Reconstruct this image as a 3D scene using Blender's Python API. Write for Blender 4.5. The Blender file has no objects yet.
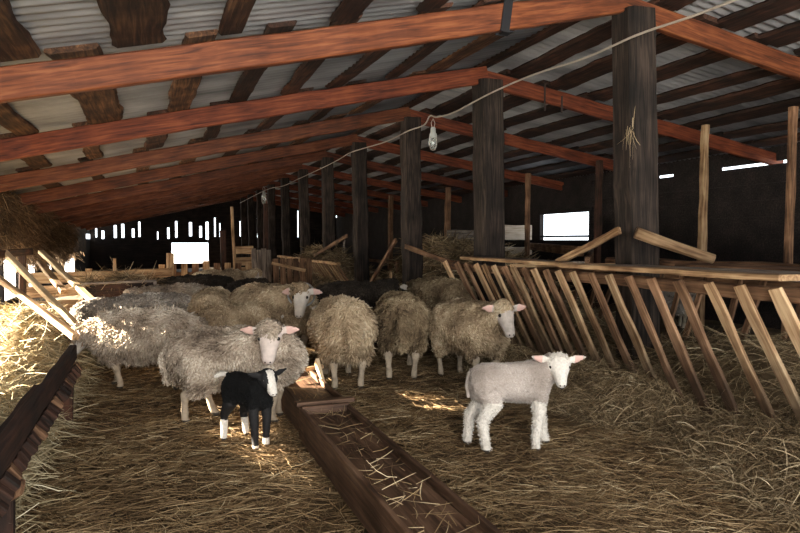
import bpy, bmesh, math, random
import numpy as np
from mathutils import Vector, Matrix, noise
PI = math.pi
rad = math.radians
rnd = random.Random(7)
rs = np.random.RandomState(11)
S = bpy.context.scene
COL = S.collection

# ------------------------------------------------------------------ camera, sky, sun, exposure
FPX = 650.0
YAW = math.atan(245 / FPX)
PIT = math.atan(26.5 / FPX)
cd = bpy.data.cameras.new('camera')
cam = bpy.data.objects.new('camera', cd); COL.objects.link(cam)
cam.location = (0, 0, 1.3)
cam.rotation_euler = (PI / 2 - PIT, 0, -YAW)
cd.sensor_width = 36; cd.lens = FPX / 800 * 36
cd.clip_start = 0.05; cd.clip_end = 300
S.camera = cam

W = bpy.data.worlds.new('winter_sky'); S.world = W; W.use_nodes = True
wn = W.node_tree.nodes; wl = W.node_tree.links
bg = wn['Background']
bg.inputs['Color'].default_value = (0.86, 0.93, 1.0, 1); bg.inputs['Strength'].default_value = 3.2

sd = bpy.data.lights.new('sun', 'SUN'); sun = bpy.data.objects.new('sun', sd); COL.objects.link(sun)
SUN_EL, SUN_AZ = 14.5, -22           # travels towards +X and a little towards the camera
sdir = Vector((math.cos(rad(SUN_AZ)) * math.cos(rad(SUN_EL)), math.sin(rad(SUN_AZ)) * math.cos(rad(SUN_EL)), -math.sin(rad(SUN_EL))))
sun.rotation_euler = sdir.to_track_quat('-Z', 'Y').to_euler()
sd.energy = 105; sd.color = (1.0, 0.86, 0.66); sd.angle = rad(1.0)

ad = bpy.data.lights.new('front_fill_light', 'AREA'); area = bpy.data.objects.new('front_fill_light', ad); COL.objects.link(area)  # added frontal fill lamp behind the camera, standing for no visible source
ad.shape = 'RECTANGLE'; ad.size = 3.2; ad.size_y = 2.2; ad.energy = 330; ad.color = (1.0, 0.95, 0.88)
area.location = (0.0, -2.3, 1.75); area.rotation_euler = (rad(82), 0, rad(8))

S.view_settings.view_transform = 'Standard'; S.view_settings.look = 'None'
S.view_settings.gamma = 1.0; S.view_settings.use_curve_mapping = False
S.view_settings.exposure = 0.2

# ------------------------------------------------------------------ pixel helpers (for placing things on the ground and on known planes)
CF = Vector((math.sin(YAW) * math.cos(PIT), math.cos(YAW) * math.cos(PIT), -math.sin(PIT)))
CR = Vector((math.cos(YAW), -math.sin(YAW), 0)); CU = CR.cross(CF); CC = Vector((0, 0, 1.3))
def ray(x, y): return CF + CR * ((x - 400) / FPX) - CU * ((y - 266.5) / FPX)
def atz(x, y, z=0.0):
    d = ray(x, y); return CC + d * ((z - 1.3) / d.z)
def atX(x, y, X):
    d = ray(x, y); return CC + d * (X / d.x)
def atY(x, y, Y):
    d = ray(x, y); return CC + d * (Y / d.y)

# ------------------------------------------------------------------ materials
MATS = {}
def mat_new(name):
    m = bpy.data.materials.new(name); m.use_nodes = True
    nt = m.node_tree; b = nt.nodes['Principled BSDF']
    MATS[name] = m
    return m, nt, b
def N(nt, t, **kw):
    n = nt.nodes.new(t)
    for k, v in kw.items(): setattr(n, k, v)
    return n
def ramp(nt, stops):
    r = N(nt, 'ShaderNodeValToRGB'); e = r.color_ramp.elements
    while len(e) < len(stops): e.new(0.5)
    for i, (p, c) in enumerate(stops):
        e[i].position = p; e[i].color = (*c, 1)
    return r
def wood(name, dark, mid, light, rough=0.75, bump=0.35, scale=1.0, var=0.35, blotch=0.5):
    m, nt, b = mat_new(name); L = nt.links.new
    tc = N(nt, 'ShaderNodeTexCoord'); oi = N(nt, 'ShaderNodeObjectInfo')
    add = N(nt, 'ShaderNodeVectorMath', operation='ADD')
    mul = N(nt, 'ShaderNodeVectorMath', operation='SCALE'); mul.inputs['Scale'].default_value = 37.0
    cmb = N(nt, 'ShaderNodeCombineXYZ')
    for i in range(3): L(oi.outputs['Random'], cmb.inputs[i])
    L(cmb.outputs[0], mul.inputs[0]); L(tc.outputs['Object'], add.inputs[0]); L(mul.outputs[0], add.inputs[1])
    mp = N(nt, 'ShaderNodeMapping'); mp.inputs['Scale'].default_value = (1.3 * scale, 22 * scale, 22 * scale)
    L(add.outputs[0], mp.inputs['Vector'])
    n1 = N(nt, 'ShaderNodeTexNoise'); n1.inputs['Scale'].default_value = 2.0; n1.inputs['Detail'].default_value = 5; n1.inputs['Distortion'].default_value = 0.6
    L(mp.outputs[0], n1.inputs['Vector'])
    n2 = N(nt, 'ShaderNodeTexNoise'); n2.inputs['Scale'].default_value = 3.2; n2.inputs['Detail'].default_value = 3
    L(add.outputs[0], n2.inputs['Vector'])
    r = ramp(nt, [(0.3, dark), (0.52, mid), (0.74, light)])
    mx = N(nt, 'ShaderNodeMath', operation='MULTIPLY_ADD'); mx.inputs[1].default_value = blotch
    L(n2.outputs['Fac'], mx.inputs[0]); 
    s2 = N(nt, 'ShaderNodeMath', operation='SUBTRACT'); s2.inputs[1].default_value = blotch * 0.5
    L(n1.outputs['Fac'], s2.inputs[0]); L(s2.outputs[0], mx.inputs[2])
    L(mx.outputs[0], r.inputs['Fac'])
    hs = N(nt, 'ShaderNodeHueSaturation')
    vm = N(nt, 'ShaderNodeMapRange'); vm.inputs['To Min'].default_value = 1 - var; vm.inputs['To Max'].default_value = 1 + var
    L(oi.outputs['Random'], vm.inputs['Value']); L(vm.outputs[0], hs.inputs['Value'])
    L(r.outputs['Color'], hs.inputs['Color']); L(hs.outputs['Color'], b.inputs['Base Color'])
    b.inputs['Roughness'].default_value = rough
    b.inputs['Specular IOR Level'].default_value = 0.25
    bp = N(nt, 'ShaderNodeBump'); bp.inputs['Strength'].default_value = bump; bp.inputs['Distance'].default_value = 0.01
    L(n1.outputs['Fac'], bp.inputs['Height']); L(bp.outputs[0], b.inputs['Normal'])
    return m
M_red = wood('red_stained_timber', (0.05, 0.014, 0.006), (0.13, 0.037, 0.013), (0.21, 0.072, 0.026), 0.6, 0.25, var=0.22)
M_redd = wood('dark_red_timber', (0.045, 0.010, 0.005), (0.12, 0.028, 0.011), (0.20, 0.055, 0.02), 0.65, 0.25, var=0.25)
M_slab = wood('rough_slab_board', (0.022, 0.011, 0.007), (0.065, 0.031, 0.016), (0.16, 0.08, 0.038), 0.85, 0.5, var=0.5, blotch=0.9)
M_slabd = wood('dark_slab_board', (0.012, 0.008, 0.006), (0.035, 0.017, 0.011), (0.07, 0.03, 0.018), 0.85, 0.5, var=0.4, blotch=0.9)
M_post = wood('dark_weathered_post', (0.009, 0.007, 0.006), (0.028, 0.020, 0.0155), (0.068, 0.048, 0.036), 0.9, 0.6, var=0.25)
M_grey = wood('grey_weathered_plank', (0.07, 0.055, 0.045), (0.20, 0.16, 0.13), (0.36, 0.30, 0.24), 0.85, 0.4)
M_slat = wood('raw_timber_slat', (0.14, 0.075, 0.035), (0.34, 0.21, 0.11), (0.52, 0.36, 0.20), 0.8, 0.35, var=0.35, blotch=0.9)
def soil(m, x0, x1, col=(0.04, 0.024, 0.014)):
    nt = m.node_tree; L = nt.links.new; b = nt.nodes['Principled BSDF']; src = b.inputs['Base Color'].links[0].from_socket
    tc = N(nt, 'ShaderNodeTexCoord'); sp = N(nt, 'ShaderNodeSeparateXYZ'); L(tc.outputs['Object'], sp.inputs[0])
    nz = N(nt, 'ShaderNodeTexNoise'); nz.inputs['Scale'].default_value = 7; L(tc.outputs['Object'], nz.inputs['Vector'])
    ad_ = N(nt, 'ShaderNodeMath', operation='MULTIPLY_ADD'); ad_.inputs[1].default_value = .7; L(nz.outputs['Fac'], ad_.inputs[0]); L(sp.outputs[0], ad_.inputs[2])
    mr = N(nt, 'ShaderNodeMapRange'); mr.inputs['From Min'].default_value = x0; mr.inputs['From Max'].default_value = x1; mr.inputs['To Max'].default_value = .8; L(ad_.outputs[0], mr.inputs['Value'])
    mx = N(nt, 'ShaderNodeMix', data_type='RGBA'); L(mr.outputs[0], mx.inputs['Factor']); L(src, mx.inputs[6]); mx.inputs[7].default_value = (*col, 1); L(mx.outputs[2], b.inputs['Base Color'])
    return m
M_rslat = soil(wood('raw_slat_with_soiled_foot', (0.17, 0.09, 0.042), (0.40, 0.25, 0.135), (0.58, 0.41, 0.24), 0.8, 0.35, var=0.3, blotch=0.9), .75, 1.15)
M_rslatd = soil(wood('brown_slat_with_soiled_foot', (0.08, 0.04, 0.02), (0.20, 0.11, 0.06), (0.34, 0.20, 0.115), 0.8, 0.35, var=0.3, blotch=0.9), .75, 1.15)
M_slatd = wood('worn_brown_slat', (0.06, 0.03, 0.016), (0.16, 0.085, 0.045), (0.28, 0.16, 0.09), 0.8, 0.4, var=0.3, blotch=0.9)
M_pale = wood('pale_sawn_timber', (0.40, 0.27, 0.15), (0.58, 0.42, 0.25), (0.72, 0.56, 0.36), 0.75, 0.2, var=0.15)
M_trough = wood('wet_brown_trough_wood', (0.035, 0.018, 0.010), (0.09, 0.048, 0.028), (0.17, 0.10, 0.06), 0.6, 0.5, var=0.1, blotch=0.8)
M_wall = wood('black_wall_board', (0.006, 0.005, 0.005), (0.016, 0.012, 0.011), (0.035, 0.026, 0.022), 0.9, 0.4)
M_cream = wood('cream_chipboard', (0.34, 0.27, 0.20), (0.50, 0.42, 0.33), (0.62, 0.54, 0.44), 0.8, 0.1, var=0.05)

def simple(name, col, rough=0.8, metal=0.0, spec=0.3, noise_scale=None, amt=0.3, bump=0.0, **kw):
    m, nt, b = mat_new(name); L = nt.links.new
    b.inputs['Roughness'].default_value = rough; b.inputs['Metallic'].default_value = metal
    b.inputs['Specular IOR Level'].default_value = spec
    b.inputs['Base Color'].default_value = (*col, 1)
    if noise_scale:
        tc = N(nt, 'ShaderNodeTexCoord'); n = N(nt, 'ShaderNodeTexNoise'); n.inputs['Scale'].default_value = noise_scale; n.inputs['Detail'].default_value = 4
        L(tc.outputs['Object'], n.inputs['Vector'])
        r = ramp(nt, [(0.3, tuple(c * (1 - amt) for c in col)), (0.7, tuple(min(1, c * (1 + amt)) for c in col))])
        L(n.outputs['Fac'], r.inputs['Fac']); L(r.outputs[0], b.inputs['Base Color'])
        if bump:
            bp = N(nt, 'ShaderNodeBump'); bp.inputs['Strength'].default_value = bump; bp.inputs['Distance'].default_value = 0.01
            L(n.outputs['Fac'], bp.inputs['Height']); L(bp.outputs[0], b.inputs['Normal'])
    return m
def attr_mat(name, stops, rough=0.8, sheen=0.0, transl=0.0, noise_scale=None, n_amt=0.4):
    """colour from the per-strand attribute 'tone' plus a soft noise"""
    m, nt, b = mat_new(name); L = nt.links.new
    a = N(nt, 'ShaderNodeAttribute', attribute_name='tone')
    r = ramp(nt, stops)
    if noise_scale:
        tc = N(nt, 'ShaderNodeTexCoord'); n = N(nt, 'ShaderNodeTexNoise'); n.inputs['Scale'].default_value = noise_scale; n.inputs['Detail'].default_value = 3
        L(tc.outputs['Object'], n.inputs['Vector'])
        ma = N(nt, 'ShaderNodeMath', operation='MULTIPLY_ADD'); ma.inputs[1].default_value = n_amt * 2
        L(n.outputs['Fac'], ma.inputs[0])
        sb = N(nt, 'ShaderNodeMath', operation='SUBTRACT'); sb.inputs[1].default_value = n_amt
        L(a.outputs['Fac'], sb.inputs[0]); L(sb.outputs[0], ma.inputs[2]); L(ma.outputs[0], r.inputs['Fac'])
    else: L(a.outputs['Fac'], r.inputs['Fac'])
    L(r.outputs[0], b.inputs['Base Color'])
    b.inputs['Roughness'].default_value = rough; b.inputs['Specular IOR Level'].default_value = 0.2
    if sheen: b.inputs['Sheen Weight'].default_value = sheen
    return m
M_straw = attr_mat('bedding_straw', [(0.0, (0.06, 0.035, 0.017)), (0.45, (0.185, 0.118, 0.057)), (0.8, (0.35, 0.25, 0.135)), (1.0, (0.56, 0.45, 0.28))], 0.7, noise_scale=1.6, n_amt=0.35)
M_hay = attr_mat('loose_hay', [(0.0, (0.065, 0.043, 0.023)), (0.45, (0.21, 0.148, 0.08)), (0.8, (0.41, 0.31, 0.185)), (1.0, (0.60, 0.50, 0.33))], 0.7, noise_scale=2.0, n_amt=0.25)
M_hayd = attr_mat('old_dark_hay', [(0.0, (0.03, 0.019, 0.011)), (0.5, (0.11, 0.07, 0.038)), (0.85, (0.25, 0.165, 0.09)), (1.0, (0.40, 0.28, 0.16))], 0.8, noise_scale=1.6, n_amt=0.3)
M_haypale = attr_mat('hay_lightened_as_sunlit', [(0.0, (0.16, 0.12, 0.06)), (0.45, (0.42, 0.34, 0.20)), (0.8, (0.64, 0.55, 0.36)), (1.0, (0.78, 0.70, 0.50))], 0.7, noise_scale=2.0, n_amt=0.25)  # lighter copy of the hay, strong sunlight put into its colour
M_floor = simple('trampled_straw_dirt', (0.085, 0.055, 0.027), 0.9, noise_scale=3.5, amt=0.55, bump=0.8)
M_dirt = simple('dark_dirt', (0.03, 0.02, 0.012), 0.95, noise_scale=6, amt=0.4, bump=0.6)
M_snow = simple('snow', (0.85, 0.87, 0.9), 0.8, noise_scale=2, amt=0.04)
M_hoof = simple('hoof_horn', (0.05, 0.04, 0.03), 0.6)
M_eye = simple('dark_eye', (0.008, 0.006, 0.004), 0.12, spec=0.6)
M_nose = simple('dark_nostril', (0.03, 0.018, 0.016), 0.5)
M_metal = simple('grey_steel_chain', (0.55, 0.55, 0.55), 0.3, 0.9)
M_iron = simple('rusty_iron', (0.05, 0.035, 0.03), 0.7, 0.4)
M_wire = simple('pale_grey_cable_sheath', (0.42, 0.36, 0.30), 0.6)
M_rub = simple('black_rubber', (0.012, 0.012, 0.014), 0.7)
M_tag = simple('yellow_plastic_tag', (0.75, 0.55, 0.05), 0.5)

def glass_mat():
    m, nt, b = mat_new('frosted_lamp_glass')
    b.inputs['Base Color'].default_value = (0.85, 0.9, 0.86, 1); b.inputs['Roughness'].default_value = 0.2
    b.inputs['Transmission Weight'].default_value = 0.75; b.inputs['IOR'].default_value = 1.35
    return m
M_glass = glass_mat()
M_ceramic = simple('white_lamp_socket', (0.5, 0.52, 0.48), 0.5)

def roof_mat():
    m, nt, b = mat_new('corrugated_roof_sheet'); L = nt.links.new
    tc = N(nt, 'ShaderNodeTexCoord'); mp = N(nt, 'ShaderNodeMapping'); mp.inputs['Scale'].default_value = (0.7, 1.6, 1)
    L(tc.outputs['Object'], mp.inputs[0])
    n = N(nt, 'ShaderNodeTexNoise'); n.inputs['Scale'].default_value = 1.6; n.inputs['Detail'].default_value = 5
    L(mp.outputs[0], n.inputs['Vector'])
    r = ramp(nt, [(0.32, (0.11, 0.11, 0.115)), (0.5, (0.21, 0.21, 0.215)), (0.72, (0.33, 0.33, 0.33))])
    L(n.outputs['Fac'], r.inputs[0]); L(r.outputs[0], b.inputs['Base Color'])
    b.inputs['Roughness'].default_value = 0.6; b.inputs['Metallic'].default_value = 0.15
    return m
M_roof = roof_mat()

# ------------------------------------------------------------------ object helpers
def tag(o, label=None, cat=None, group=None, kind=None):
    if cat and not kind: kind = 'thing'
    if label: o['label'] = label
    if cat: o['category'] = cat
    if group: o['group'] = group
    if kind: o['kind'] = kind
    return o
def empty(name, loc, label, cat, group=None):
    o = bpy.data.objects.new(name, None); COL.objects.link(o); o.location = loc
    o.empty_display_size = 0.1
    return tag(o, label, cat, group)
def link(name, me, parent=None, mat=None, smooth=False, M=None):
    o = bpy.data.objects.new(name, me); COL.objects.link(o)
    if mat is not None:
        for x in (mat if isinstance(mat, (list, tuple)) else [mat]): me.materials.append(x)
    if smooth: me.polygons.foreach_set('use_smooth', [True] * len(me.polygons))
    if M is not None:
        if parent is not None:                       # parents here are unrotated empties or rotated ones
            o.parent = parent; o.matrix_parent_inverse = Matrix.Identity(4)
            o.matrix_basis = parent_world(parent).inverted() @ M
        else: o.matrix_basis = M
    elif parent is not None: o.parent = parent
    return o
def parent_world(p):
    m = p.matrix_basis.copy(); q = p.parent
    while q is not None: m = q.matrix_basis @ m; q = q.parent
    return m
def frame(p0, p1, up=Vector((0, 0, 1)), roll=0.0):
    x = (p1 - p0).normalized()
    if abs(x.dot(up)) > 0.98: up = Vector((0, 1, 0))
    y = up.cross(x).normalized(); z = x.cross(y)
    R = Matrix((x, y, z)).transposed().to_4x4()
    return Matrix.Translation(p0) @ R @ Matrix.Rotation(roll, 4, 'X')
def plank(name, p0, p1, w, t, mat, parent=None, up=Vector((0, 0, 1)), roll=0.0, rough=0.006, seg=None, taper=1.0, bow=0.0, seed=None):
    """a sawn or rough board: local X is its length, w across (local Y), t thick (local Z); slightly uneven edges, bevelled corners"""
    p0 = Vector(p0); p1 = Vector(p1); Ln = (p1 - p0).length
    r = random.Random(seed if seed is not None else rnd.random())
    seg = seg or max(2, min(24, int(Ln / 0.18)))
    bm = bmesh.new(); rings = []
    c = min(w, t) * 0.12
    ph = r.random() * 50
    for i in range(seg + 1):
        u = i / seg; k = 1 + (taper - 1) * u
        ww = w * k * 0.5; tt = t * k * 0.5
        a = noise.noise(Vector((u * Ln * 3, ph, 0))) * rough * 2; b2 = noise.noise(Vector((u * Ln * 3, ph + 9, 0))) * rough * 2
        e = noise.noise(Vector((u * Ln * 3, ph + 20, 0))) * rough
        zb = bow * math.sin(PI * u)
        pts = [(-ww + a, -tt + c), (-ww + a + c, -tt), (ww + b2 - c, -tt), (ww + b2, -tt + c), (ww + b2, tt - c), (ww + b2 - c, tt), (-ww + a + c, tt), (-ww + a, tt - c)]
        rings.append([bm.verts.new((u * Ln, y, z + e + zb)) for y, z in pts])
    for A, B in zip(rings, rings[1:]):
        for j in range(8): bm.faces.new((A[j], A[(j + 1) % 8], B[(j + 1) % 8], B[j]))
    bm.faces.new(rings[0][::-1]); bm.faces.new(rings[-1])
    bmesh.ops.recalc_face_normals(bm, faces=bm.faces)
    me = bpy.data.meshes.new(name); bm.to_mesh(me); bm.free()
    return link(name, me, parent, mat, M=frame(p0, p1, up, roll))
def tube_mesh(name, pts, r, n=8, cap=True):
    bm = bmesh.new(); add_tube(bm, pts, r, n, cap)
    me = bpy.data.meshes.new(name); bm.to_mesh(me); bm.free(); return me
def add_tube(bm, pts, r, n=8, cap=True, rb=None, upv=None):
    """closed loft; r: radius or list; rb: second radius list (across) for elliptic sections"""
    pts = [Vector(p) for p in pts]; K = len(pts)
    if not hasattr(r, '__len__'): r = [r] * K
    if rb is None: rb = r
    rings = []; prev = None
    for i, p in enumerate(pts):
        d = (pts[min(i + 1, K - 1)] - pts[max(i - 1, 0)]).normalized()
        if upv is not None: a = Vector(upv) - d * d.dot(Vector(upv))
        elif prev is None: a = (Vector((0, 0, 1)) if abs(d.z) < 0.9 else Vector((1, 0, 0)));  a = a - d * d.dot(a)
        else: a = prev - d * d.dot(prev)
        a.normalize(); prev = a; b = d.cross(a)
        rings.append([bm.verts.new(p + a * (r[i] * math.cos(2 * PI * j / n)) + b * (rb[i] * math.sin(2 * PI * j / n))) for j in range(n)])
    for A, B in zip(rings, rings[1:]):
        for j in range(n): bm.faces.new((A[j], A[(j + 1) % n], B[(j + 1) % n], B[j]))
    if cap: bm.faces.new(rings[0][::-1]); bm.faces.new(rings[-1])
def log(name, p0, p1, r0, r1, mat, parent=None, n=10, wob=0.012, seed=1):
    p0 = Vector(p0); p1 = Vector(p1); L = (p1 - p0).length; K = max(4, int(L / 0.15))
    pts = []; rr = []
    for i in range(K + 1):
        u = i / K
        pts.append((u * L, noise.noise(Vector((u * L * 1.5, seed, 0))) * wob, noise.noise(Vector((u * L * 1.5, seed, 7))) * wob))
        rr.append(r0 + (r1 - r0) * u + noise.noise(Vector((u * L * 5, seed, 3))) * r0 * 0.12)
    me = tube_mesh(name, pts, rr, n)
    return link(name, me, parent, mat, smooth=True, M=frame(p0, p1))
def mesh_np(name, V, F, tone=None, tonename='tone'):
    """V (n,3), F (m,k) array of equal sized faces"""
    me = bpy.data.meshes.new(name); n = len(V); m, k = F.shape
    me.vertices.add(n); me.vertices.foreach_set('co', V.astype(np.float32).ravel())
    me.loops.add(m * k); me.loops.foreach_set('vertex_index', F.astype(np.int32).ravel())
    me.polygons.add(m); me.polygons.foreach_set('loop_start', np.arange(0, m * k, k, dtype=np.int32))
    me.polygons.foreach_set('loop_total', np.full(m, k, dtype=np.int32))
    if tone is not None:
        at = me.attributes.new(tonename, 'FLOAT', 'POINT'); at.data.foreach_set('value', tone.astype(np.float32))
    me.update(calc_edges=True)
    return me
def nrm(a): return a / np.maximum(np.linalg.norm(a, axis=1, keepdims=True), 1e-9)
def strands(P, D, Ln, Wd, bend, rs, K=3, tone=None):
    """flat ribbons starting at P along D, bending by the vectors 'bend'"""
    n = len(P); D = nrm(D)
    rv = rs.normal(size=(n, 3)); side = nrm(np.cross(D, rv))
    V = np.zeros((n, K, 2, 3))
    for k in range(K):
        u = k / (K - 1)
        c = P + D * (Ln * u)[:, None] + bend * (u * u) * Ln[:, None]
        w = Wd * (1.0 if k < K - 1 else 0.45)
        V[:, k, 0] = c - side * w[:, None] * 0.5; V[:, k, 1] = c + side * w[:, None] * 0.5
    base = (np.arange(n) * K * 2)[:, None]
    F = np.concatenate([base + np.array([2 * k, 2 * k + 1, 2 * k + 3, 2 * k + 2]) for k in range(K - 1)], axis=0)
    if tone is None: tone = rs.beta(1.6, 2.2, size=n)
    return V.reshape(-1, 3), F, np.repeat(tone, K * 2)
def stuff(name, V, F, tone, mat, label, cat):
    return tag(link(name, mesh_np(name, V, F, tone), None, mat), label, cat, kind='stuff')

# ------------------------------------------------------------------ roof geometry
XR = 3.8                                           # ridge line over the post row
def zu(X): return 3.2 - (0.232 * (XR - 0.1 - X) if X < XR else 0.16 * (X - XR))   # underside of the rafters
YP = [4.49, 7.06, 9.6, 12.4, 14.9, 17.6, 20.2, 22.8, 25.4, 28.0, 30.4]            # posts
ORD = ['nearest the camera', 'second from the camera', 'third from the camera', 'fourth from the camera', 'fifth from the camera', 'sixth from the camera',
       'seventh from the camera', 'eighth from the camera', 'ninth from the camera', 'tenth from the camera', 'farthest from the camera']
XL, XW, YE, YN = -2.7, 8.6, 32.0, -2.0

# ------------------------------------------------------------------ STRUCTURE
def hfloor(x, y):
    return 0.025 * np.sin(x * 2.1 + 1.3 * np.sin(y * 1.1)) * np.sin(y * 1.7 + 0.6) + 0.012 * np.sin(x * 6.3 + y * 2.2) * np.sin(y * 5.1 - x)
def grid(name, x0, x1, y0, y1, nx, ny, hf, mat):
    xs = np.linspace(x0, x1, nx); ys = np.linspace(y0, y1, ny); X, Y = np.meshgrid(xs, ys); Z = hf(X, Y)
    V = np.stack([X, Y, Z], -1).reshape(-1, 3)
    i = np.arange(nx * ny).reshape(ny, nx)
    F = np.stack([i[:-1, :-1], i[:-1, 1:], i[1:, 1:], i[1:, :-1]], -1).reshape(-1, 4)
    me = mesh_np(name, V, F); return link(name, me, None, mat, smooth=True)
fl = grid('floor', XL - 0.3, XW + 0.3, YN, YE + 0.3, 190, 340, lambda X, Y: hfloor(X, Y) - 0.02, M_floor); tag(fl, kind='structure')
sn = grid('ground', -60, 70, -30, 90, 2, 2, lambda X, Y: X * 0 - 0.12, M_snow); tag(sn, kind='structure')

def roof_side(name, xa, xb):
    per = 0.11; ns = 6; ny = int((YE + 0.4 - YN) / per * ns) + 1
    ys = np.linspace(YN, YE + 0.4, ny); xs = np.array([xa, xb])
    V = []
    for X in xs:
        z = zu(X) + 0.275 + 0.014 * np.sin(ys / per * 2 * PI)
        V.append(np.stack([np.full(ny, X), ys, z], -1))
    V = np.concatenate(V); i = np.arange(2 * ny).reshape(2, ny)
    F = np.stack([i[0, :-1], i[0, 1:], i[1, 1:], i[1, :-1]], -1)
    me = mesh_np(name, V, F); o = link(name, me, None, M_roof, smooth=True)
    md = o.modifiers.new('thick', 'SOLIDIFY'); md.thickness = 0.004; md.offset = 1
    tag(o, kind='structure'); return o
roof_side('ceiling_left', XL - 0.5, XR + 0.0)
roof_side('ceiling_right', XR + 0.0, XW + 0.25)

def board_wall(name, pts):
    """a wall built of flat boards: list of (p0, p1, w, t, up) all in one structure mesh"""
    bm = bmesh.new()
    for (a, b) in pts:
        bmesh.ops.create_cube(bm, size=1, matrix=Matrix.Translation((Vector(a) + Vector(b)) / 2) @ Matrix.Diagonal((abs(b[0] - a[0]), abs(b[1] - a[1]), abs(b[2] - a[2]), 1)))
    me = bpy.data.meshes.new(name); bm.to_mesh(me); bm.free()
    o = link(name, me, None, M_wall); tag(o, kind='structure'); return o
# far wall: vertical boards with gaps up to the roof, bright opening
B = []; x = XL; r = random.Random(3)
wx0, wx1, wz0, wz1 = 0.72, 2.36, 0.22, 1.17
while x < XW:
    w = r.uniform(0.16, 0.4); g = r.uniform(0.04, 0.13) if x < 5 and r.random() < 0.9 else (0.05 if r.random() < 0.2 else 0.0)
    xe = min(x + w, XW); top = zu((x + xe) / 2) + 0.24; mz_ = r.uniform(1.3, 1.5); h_ = r.uniform(.25, .75) + .09 * max(0, x)
    if xe + g > wx0 and x < wx1:
        B.append(((x, YE, wz1), (xe, YE + 0.03, top))); B.append(((x, YE, -0.1), (xe + g, YE + 0.03, wz0)))
        B.append(((xe, YE, wz1), (xe + g, YE + 0.03, mz_)))
    else:
        B.append(((x, YE, -0.1), (xe, YE + 0.03, top))); B.append(((xe, YE, -0.1), (xe + g, YE + 0.03, mz_)))
    if mz_ + h_ < top: B.append(((xe - .01, YE + 0.03, mz_ + h_), (xe + g + .01, YE + 0.05, top + .05)))
    x = xe + g
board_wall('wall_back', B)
# right wall with the bright opening and the slit under the eave
pw = [atX(541, 216, XW), atX(591, 238, XW)]
wy0, wy1 = 11.4, 13.25; z0, z1 = 1.30, 1.90
ze = zu(XW)
B = [((XW, YN, -0.1), (XW + 0.04, wy0, ze - 0.01)), ((XW, wy1, -0.1), (XW + 0.04, YE, ze - 0.01)), ((XW, wy0, -0.1), (XW + 0.04, wy1, z0)), ((XW, wy0, z1), (XW + 0.04, wy1, ze + 0.1))]
B.append(((XW + .06, YN, ze + .045), (XW + .1, YE, ze + .3)))
for a, b2 in ((YN, 6.9), (8.1, 9.15), (9.5, 11.4), (11.6, 15.4), (16.0, YE)): B.append(((XW + .04, a, ze - 0.1), (XW + 0.06, b2, ze + .3)))
for k in range(9): B.append(((XW - 0.02, YN, 0.15 + k * 0.25), (XW, wy0 - 0.02, 0.36 + k * 0.25)))
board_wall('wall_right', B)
# frame boards of the opening
B = [((XW - 0.07, wy0 - 0.09, z0 - 0.09), (XW, wy1 + 0.1, z0)), ((XW - 0.07, wy0 - 0.09, z1), (XW, wy1 + 0.1, z1 + 0.09)), ((XW - 0.07, wy0 - 0.09, z0), (XW, wy0, z1)), ((XW - 0.07, wy1, z0), (XW, wy1 + 0.1, z1)),
     ((XW - 0.05, wy0, z0 + 0.06), (XW - 0.02, wy1, z0 + 0.105))]
board_wall('window_1', B)
B = [((wx0 - 0.1, YE - 0.05, wz0), (wx0, YE, wz1)), ((wx1, YE - 0.05, wz0), (wx1 + 0.1, YE, wz1)), ((wx0 - 0.1, YE - 0.05, wz1), (wx1 + 0.1, YE, wz1 + 0.1)), ((wx0 - 0.1, YE - 0.05, wz0 - 0.1), (wx1 + 0.1, YE, wz0))]
board_wall('window_2', B)
# left wall: upper boards, open below between uprights
B = [((XL - 0.05, YN, 1.56), (XL, YE, 1.95)), ((XL - 0.05, YN, -0.1), (XL, 3.0, 1.3)), ((XL - 0.05, 3.0, -0.1), (XL, YE, 0.12))]
for a, b2 in ((15.6, 16.3), (17.9, 19.6), (20.6, 23.2), (26.2, YE)): B.append(((XL - 0.05, a, 0), (XL, b2, 1.35)))
B.append(((XL - 0.05, 3.0, 0.98), (XL, 6.35, 1.6)))  # added boarding out of view, keeps the sun off the cream sheep and black lamb
for y in (8.5, 10.4, 12.2, 13.6): B.append(((XL - 0.02, y, 0), (XL + 0.1, y + 0.14, 1.4)))
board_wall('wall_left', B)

# ------------------------------------------------------------------ rafters and posts
for i, Y in enumerate(YP):
    m = M_red if i != 1 else M_redd
    zl = XL - 0.15
    o = plank('rafter', (zl, Y, zu(zl) + 0.10), (XR - 0.12 + (0.1 if i else 0), Y, zu(XR - 0.12) + 0.10), 0.075, 0.20, m, bow=[-.03, 0.02, 0, .02, 0, 0, 0, 0, 0, 0, 0][i], seg=30, rough=0.01)
    tag(o, 'red-brown rafter on the left roof slope above the sheep, ' + ORD[i], 'rafter', 'rafters of the left roof slope')
    yo = 0.09
    zr = XW + 0.2
    o = plank('rafter', (XR - 0.05, Y + yo, zu(XR) + 0.08), (zr, Y + yo, zu(zr) + 0.08), 0.07, 0.19, m if i < 1 else M_redd, seg=24, rough=0.01)
    tag(o, 'dark red rafter descending to the right wall, ' + ORD[i], 'rafter', 'rafters of the right roof slope')
PW = [0.295, 0.32, 0.28, 0.27, 0.26, 0.26, 0.25, 0.25, 0.25, 0.25, 0.25]
for i, Y in enumerate(YP):
    w = PW[i]; tilt = [0.06, 0.0, -0.02, 0.03, 0, 0.04, 0, 0, 0, 0, 0][i]
    o = plank('barn_post', (XR + 0.06 + tilt, Y + 0.02, -0.05), (XR + 0.0, Y + 0.02, zu(XR) + 0.02), w, w * 0.95, M_post, seg=18, rough=0.015, taper=0.98)
    tag(o, 'thick dark weathered timber post carrying the ridge, ' + ORD[i], 'post', 'ridge posts down the middle of the barn')
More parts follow.
